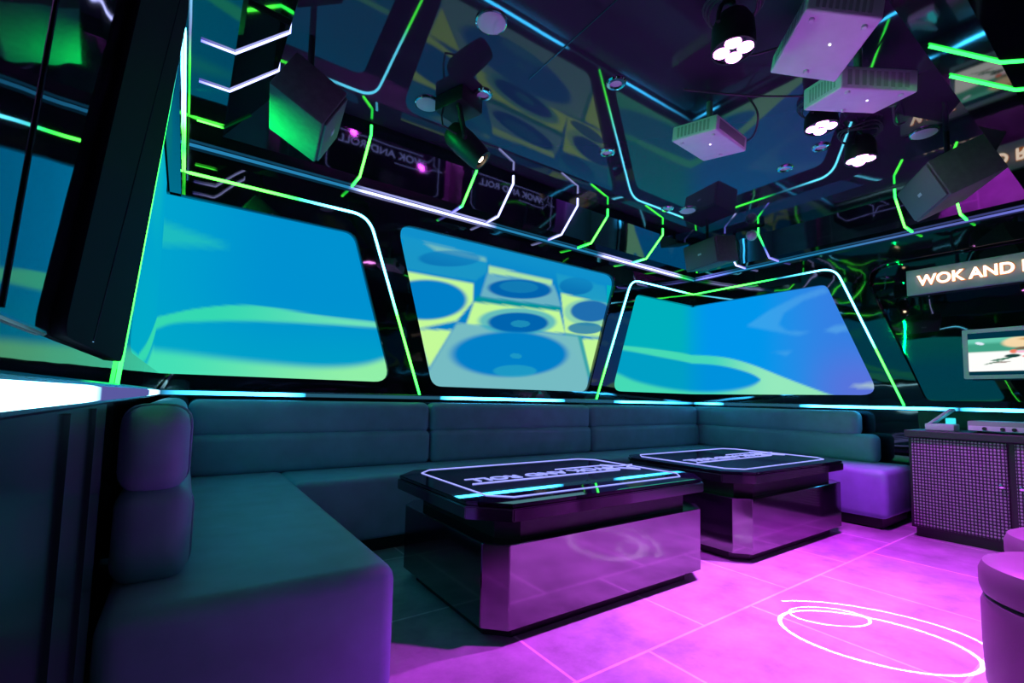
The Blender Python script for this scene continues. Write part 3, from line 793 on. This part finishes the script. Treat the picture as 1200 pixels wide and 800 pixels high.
# ------------------------------------------------------------------ magenta par lamps
def par(label, x, y, z):
    t = thing('par_lamp', label, 'stage lamp', (x, y, z), group='magenta stage lamps')
    kz = min(1, (ZC - z - .012) / .20); zm = Matrix.Diagonal((1, 1, kz, 1))
    bm = B(); add_lathe(bm, [(.070, .0), (.078, .0), (.080, .02), (.075, .10), (.055, .14), (.03, .15), (0, .15)], 28, zm); obj('housing', bm, 'black', t)
    bm = B(); add_lathe(bm, [(0, .012), (.072, .012), (.072, .004), (0, .004)], 28); obj('face_plate', bm, 'lens', t)
    for k in range(4):
        a = k * PI / 2 + .5
        bm = B(); add_lathe(bm, [(0, -.006), (.022, -.004), (.029, .002), (.029, .008), (0, .008)], 18, Matrix.Translation((.042 * math.cos(a), .042 * math.sin(a), 0))); obj('led_lens', bm, 'magenta', t)
    bm = B(); add_tube(bm, [(-.10, 0, .07 * kz)] + [(.10 * -math.cos(q * PI / 10), 0, (.07 + .12 * math.sin(q * PI / 10)) * kz) for q in range(1, 10)] + [(.10, 0, .07 * kz)], .008, 8); obj('yoke', bm, 'black', t)
    bm = B(); add_tube(bm, [(0, 0, .185 * kz), (0, 0, ZC - z)], .012, 10); obj('hanger', bm, 'black', t)
    bm = B()
    for q in range(3):
        add_tube(bm, [((.085 + .012 * q) * math.cos(u * PI / 10), (.085 + .010 * q) * math.sin(u * PI / 10), (.16 + .012 * q + .01 * math.sin(u * .9 + q)) * kz) for u in range(20)], .004, 6, True)
    obj('cable_coil', bm, 'cable', t)
    return t
pars = [(1.757, -2.204, 2.20), (2.81, -2.09, 2.33), (3.25, -2.119, 2.28)]
for p, l in zip(pars, ('magenta four-lens stage lamp left of the big projector', 'magenta four-lens stage lamp just under the middle projector', 'magenta four-lens stage lamp lowest and farthest right')):
    par(l, *p)

# ------------------------------------------------------------------ moving head light
mh = thing('moving_head_lamp', 'black moving head lamp with a small warm lens above the back sofa', 'stage lamp', (1.245, -.95, ZC))
bz = Matrix.Rotation(math.radians(20), 4, 'Z')
bm = B(); add_box(bm, -.085, .085, -.10, .10, -.085, 0, .012, 2, bz); obj('base', bm, 'black', mh)
HC = Vector((.055, .015, -.235)); ax = Vector((.62, -.38, -.68)).normalized()
hm = Matrix.Translation(HC) @ ax.to_track_quat('-Z', 'Y').to_matrix().to_4x4() @ Matrix.Scale(1.15, 4)
sd = ax.cross(Vector((0, 0, 1))).normalized()
for sx in (-1, 1):
    bm = B(); add_tube(bm, [sd * sx * .05 + Vector((0, 0, -.07)), sd * sx * .09 + Vector((.01, 0, -.10)), HC + sd * sx * .095, HC + sd * sx * .07], .014, 8); obj('yoke_arm', bm, 'black', mh)
bm = B(); add_lathe(bm, [(0, .10), (.045, .095), (.06, .07), (.063, 0), (.058, -.08), (.052, -.115), (.040, -.115), (.040, -.10), (0, -.10)], 26, hm); hd = obj('head', bm, 'black', mh)
bm = B(); add_lathe(bm, [(0, -.108), (.014, -.107), (.017, -.099), (0, -.099)], 18, hm); obj('lens', bm, 'warm', hd)
bm = B(); add_tube(bm, [(-.08, .02, -.07), (-.10, .0, -.14), (-.10, -.02, -.20), (-.02, -.02, -.22)], .005, 8); obj('cable', bm, 'cable', mh)

# ------------------------------------------------------------------ ceiling discs, downlights, dome camera
for (x, y), l in (((1.126, -.805), 'round white ceiling disc beside the moving head lamp'), ((3.509, -.804), 'round white ceiling disc by the corner loudspeaker'), ((3.604, -2.323), 'round white ceiling disc above the right loudspeaker'), ((1.108, -1.493), 'dim round ceiling disc at the top above the left screens')):
    t = thing('ceiling_disc', l, 'ceiling light', (x, y, ZC), group='round ceiling discs')
    bm = B(); add_lathe(bm, [(0, -.014), (.055, -.014), (.062, -.010), (.062, -.001), (0, -.001)], 32); obj('diffuser', bm, 'disc', t)
    bm = B(); add_lathe(bm, [(.062, -.010), (.068, -.008), (.070, -.001), (.060, -.001)], 32); obj('rim', bm, 'chrome', t)
for (x, y), l in (((1.331, -1.058), 'chrome downlight ring right of the moving head lamp'), ((1.831, -1.541), 'chrome downlight ring at the top of the green ceiling line'), ((2.29, -1.047), 'chrome downlight ring halfway along the green ceiling line'), ((3.304, -1.895), 'chrome downlight ring under the middle projector'), ((3.409, -1.632), 'small dark downlight ring right of the left projector'), ((3.35, -.72), 'chrome downlight ring above the corner loudspeaker')):
    t = thing('downlight', l, 'ceiling light', (x, y, ZC), group='recessed downlights')
    bm = B(); add_lathe(bm, [(.028, -.002), (.032, -.012), (.046, -.010), (.052, -.001), (.028, -.0005)], 30); obj('ring', bm, 'chrome', t)
    bm = B(); add_lathe(bm, [(0, -.004), (.028, -.003), (.028, -.001), (0, -.001)], 24); obj('lens', bm, 'disc', t)
dc = thing('dome_camera', 'small pale dome camera on the right soffit beside corner speaker', 'camera', (4.30, -.93, 2.40))
mx = Matrix.Rotation(math.radians(-90), 4, 'Y')
bm = B(); add_lathe(bm, [(0, -.01), (.045, -.01), (.048, .0), (.046, .02), (0, .02)], 26, mx); obj('base', bm, 'white_plastic', dc)
bm = B(); add_lathe(bm, [(.040, .02), (.038, .04), (.026, .058), (.012, .066), (0, .068)], 26, mx); obj('dome', bm, 'white_plastic', dc)
bm = B(); add_lathe(bm, [(0, .05), (.014, .05), (.014, .066), (0, .068)], 16, mx @ Matrix.Rotation(math.radians(35), 4, 'Y')); obj('lens', bm, 'lens', dc)

# cables strung along the ceiling
def cable(pts, label, r=.005):
    P = [Vector(p) for p in pts]; Q = []
    for i in range(len(P) - 1):
        p0, p1, p2, p3 = P[max(i - 1, 0)], P[i], P[i + 1], P[min(i + 2, len(P) - 1)]
        for k in range(6):
            t = k / 6
            Q.append(.5 * ((2 * p1) + (p2 - p0) * t + (2 * p0 - 5 * p1 + 4 * p2 - p3) * t * t + (3 * p1 - p0 - 3 * p2 + p3) * t ** 3))
    Q.append(P[-1])
    bm = B(); add_tube(bm, Q, r, 6); o = obj('cable', bm, 'cable')
    tag(o, label, 'cable', 'ceiling cables'); return o
cable([(1.80, -2.12, 2.46), (1.95, -2.10, 2.34), (2.10, -2.25, 2.36), (2.25, -2.35, 2.44)], 'sagging cable between the left stage lamp and big projector')
cable([(2.10, -1.75, 2.44), (2.35, -1.95, 2.40), (2.65, -2.15, 2.41), (2.95, -2.25, 2.46)], 'thin cable running from left projector towards the right loudspeaker')
cable([(2.42, -1.90, 2.46), (2.47, -1.93, 2.36), (2.55, -1.86, 2.30), (2.56, -1.76, 2.30)], 'short black cable looping into the back of the left projector')
cable([(2.72, -2.34, 2.46), (2.78, -2.34, 2.38), (2.80, -2.38, 2.30), (2.76, -2.42, 2.27)], 'black cable looping into the panel of the middle projector')
cable([(2.80, -2.40, 2.46), (2.95, -2.36, 2.33), (3.1, -2.33, 2.34), (3.35, -2.30, 2.46)], 'thick cable under the middle projector running to the right')

# ------------------------------------------------------------------ lights
def spot(name, loc, to, e, col, ang, blend=.6, r=.05):
    l = bpy.data.lights.new(name, 'SPOT'); l.energy = e; l.color = col; l.spot_size = math.radians(ang); l.spot_blend = blend; l.shadow_soft_size = r
    o = bpy.data.objects.new(name, l); C.objects.link(o); o.location = loc
    o.rotation_euler = (Vector(to) - Vector(loc)).to_track_quat('-Z', 'Y').to_euler(); return o
MAG = (.70, .035, 1.0)
for p, to, e, ang in zip(pars, ((1.80, -2.32, 0), (2.45, -2.30, 0), (3.2, -2.15, 0)), (290, 430, 330), (77, 84, 80)):
    spot('par_beam', (p[0], p[1], p[2] - .012), to, e, MAG, ang, .4, .04)
spot('added_floor_spot', (pars[1][0], pars[1][1], pars[1][2] - .012), (2.25, -2.20, 0), 330, (.74, .27, 1.0), 66, 1.0, .04)  # extra paler spot, added to whiten the middle of the floor
spot('added_floor_spot', (pars[0][0], pars[0][1], pars[0][2] - .012), (1.95, -2.20, 0), 110, (.74, .27, 1.0), 50, 1.0, .04)  # second added pale spot, nearer the left of the floor
# extra green area lamp along the left strip, added to light the loudspeaker's side
l = bpy.data.lights.new('speaker_green_fill', 'AREA'); l.shape = 'RECTANGLE'; l.size = .9; l.size_y = .012; l.energy = 10; l.spread = math.radians(55); l.color = (.0, 1, .12)
o = bpy.data.objects.new('speaker_green_fill', l); C.objects.link(o); o.location = (.062, -.62, 2.062); o.rotation_euler = Vector((.36, -.22, -.05)).to_track_quat('-Z', 'X').to_euler()
# the moving head throws a bright looping line figure onto the floor
g = bpy.data.lights.new('gobo_beam', 'SPOT'); g.energy = 120; g.spot_size = math.radians(100); g.spot_blend = .05; g.shadow_soft_size = 0.0
g.use_nodes = True
GL = Vector((1.42, -.90, 2.16)); go = bpy.data.objects.new('gobo_beam', g); C.objects.link(go); go.location = GL
nt = g.node_tree; nt.nodes.clear()
out = nt.nodes.new('ShaderNodeOutputLight'); em = nt.nodes.new('ShaderNodeEmission'); nt.links.new(em.outputs[0], out.inputs[0])
tc = nt.nodes.new('ShaderNodeTexCoord'); sx = nt.nodes.new('ShaderNodeSeparateXYZ'); nt.links.new(tc.outputs['Normal'], sx.inputs[0])
def mth(op, a, b=None, cl=False):
    n = nt.nodes.new('ShaderNodeMath'); n.operation = op; n.use_clamp = cl
    for i, v in enumerate((a, b)):
        if v is None: continue
        if isinstance(v, (int, float)): n.inputs[i].default_value = v
        else: nt.links.new(v, n.inputs[i])
    return n.outputs[0]
zz = mth('ABSOLUTE', sx.outputs['Z'])
px = mth('ADD', mth('MULTIPLY', mth('DIVIDE', sx.outputs['X'], zz), GL.z), GL.x)
py = mth('ADD', mth('MULTIPLY', mth('DIVIDE', sx.outputs['Y'], zz), GL.z), GL.y)
def ring(cx, cy, a, b, rot, wd):
    x = mth('SUBTRACT', px, cx); y = mth('SUBTRACT', py, cy); ca, sa = math.cos(rot), math.sin(rot)
    u = mth('DIVIDE', mth('ADD', mth('MULTIPLY', x, ca), mth('MULTIPLY', y, sa)), a)
    v = mth('DIVIDE', mth('SUBTRACT', mth('MULTIPLY', y, ca), mth('MULTIPLY', x, sa)), b)
    r = mth('SQRT', mth('ADD', mth('MULTIPLY', u, u), mth('MULTIPLY', v, v)))
    dd = mth('ABSOLUTE', mth('SUBTRACT', r, 1))
    return mth('SUBTRACT', 1, mth('DIVIDE', dd, wd), True)
GOBO_RINGS = [(2.27, -2.42, .30, .21, math.radians(-60), .030), (2.34, -2.25, .15, .085, math.radians(-40), .045)]
tot = None
for q in GOBO_RINGS:
    rr_ = ring(*q); tot = rr_ if tot is None else mth('MAXIMUM', tot, rr_)
arc = mth('MULTIPLY', ring(2.36, -2.38, .36, .215, math.radians(-57), .022), mth('GREATER_THAN', mth('ADD', px, mth('MULTIPLY', py, .35)), 1.60))
tot = mth('MAXIMUM', tot, arc)
nt.links.new(mth('MULTIPLY', tot, 60), em.inputs[1]); em.inputs[0].default_value = (1, .93, 1, 1)

wd = bpy.data.worlds.new('world'); bpy.context.scene.world = wd; wd.use_nodes = True
wd.node_tree.nodes['Background'].inputs[0].default_value = (.002, .004, .006, 1)

# ------------------------------------------------------------------ camera
cam = bpy.data.cameras.new('camera'); co = bpy.data.objects.new('camera', cam); C.objects.link(co)
cam.sensor_width = 36; cam.sensor_fit = 'HORIZONTAL'; cam.lens = 548.695 / 1200 * 36; cam.shift_y = 26.67 / 1200; cam.clip_start = .02
yaw, pitch, rl = .6087, .0735, .0220
fw = Vector((math.sin(yaw) * math.cos(pitch), math.cos(yaw) * math.cos(pitch), math.sin(pitch)))
r0 = Vector((math.cos(yaw), -math.sin(yaw), 0)); u0 = r0.cross(fw)
rr = r0 * math.cos(rl) + u0 * math.sin(rl); uu = rr.cross(fw)
mt = Matrix((rr, uu, -fw)).transposed().to_4x4(); mt.translation = (.118, -3.125, .86); co.matrix_world = mt
sc = bpy.context.scene; sc.camera = co
sc.view_settings.view_transform = 'Standard'; sc.view_settings.look = 'None'; sc.view_settings.gamma = 1; sc.view_settings.use_curve_mapping = False
sc.view_settings.exposure = 0
sc.cycles.max_bounces = 10; sc.cycles.glossy_bounces = 6; sc.cycles.sample_clamp_indirect = 6; sc.cycles.caustics_reflective = True
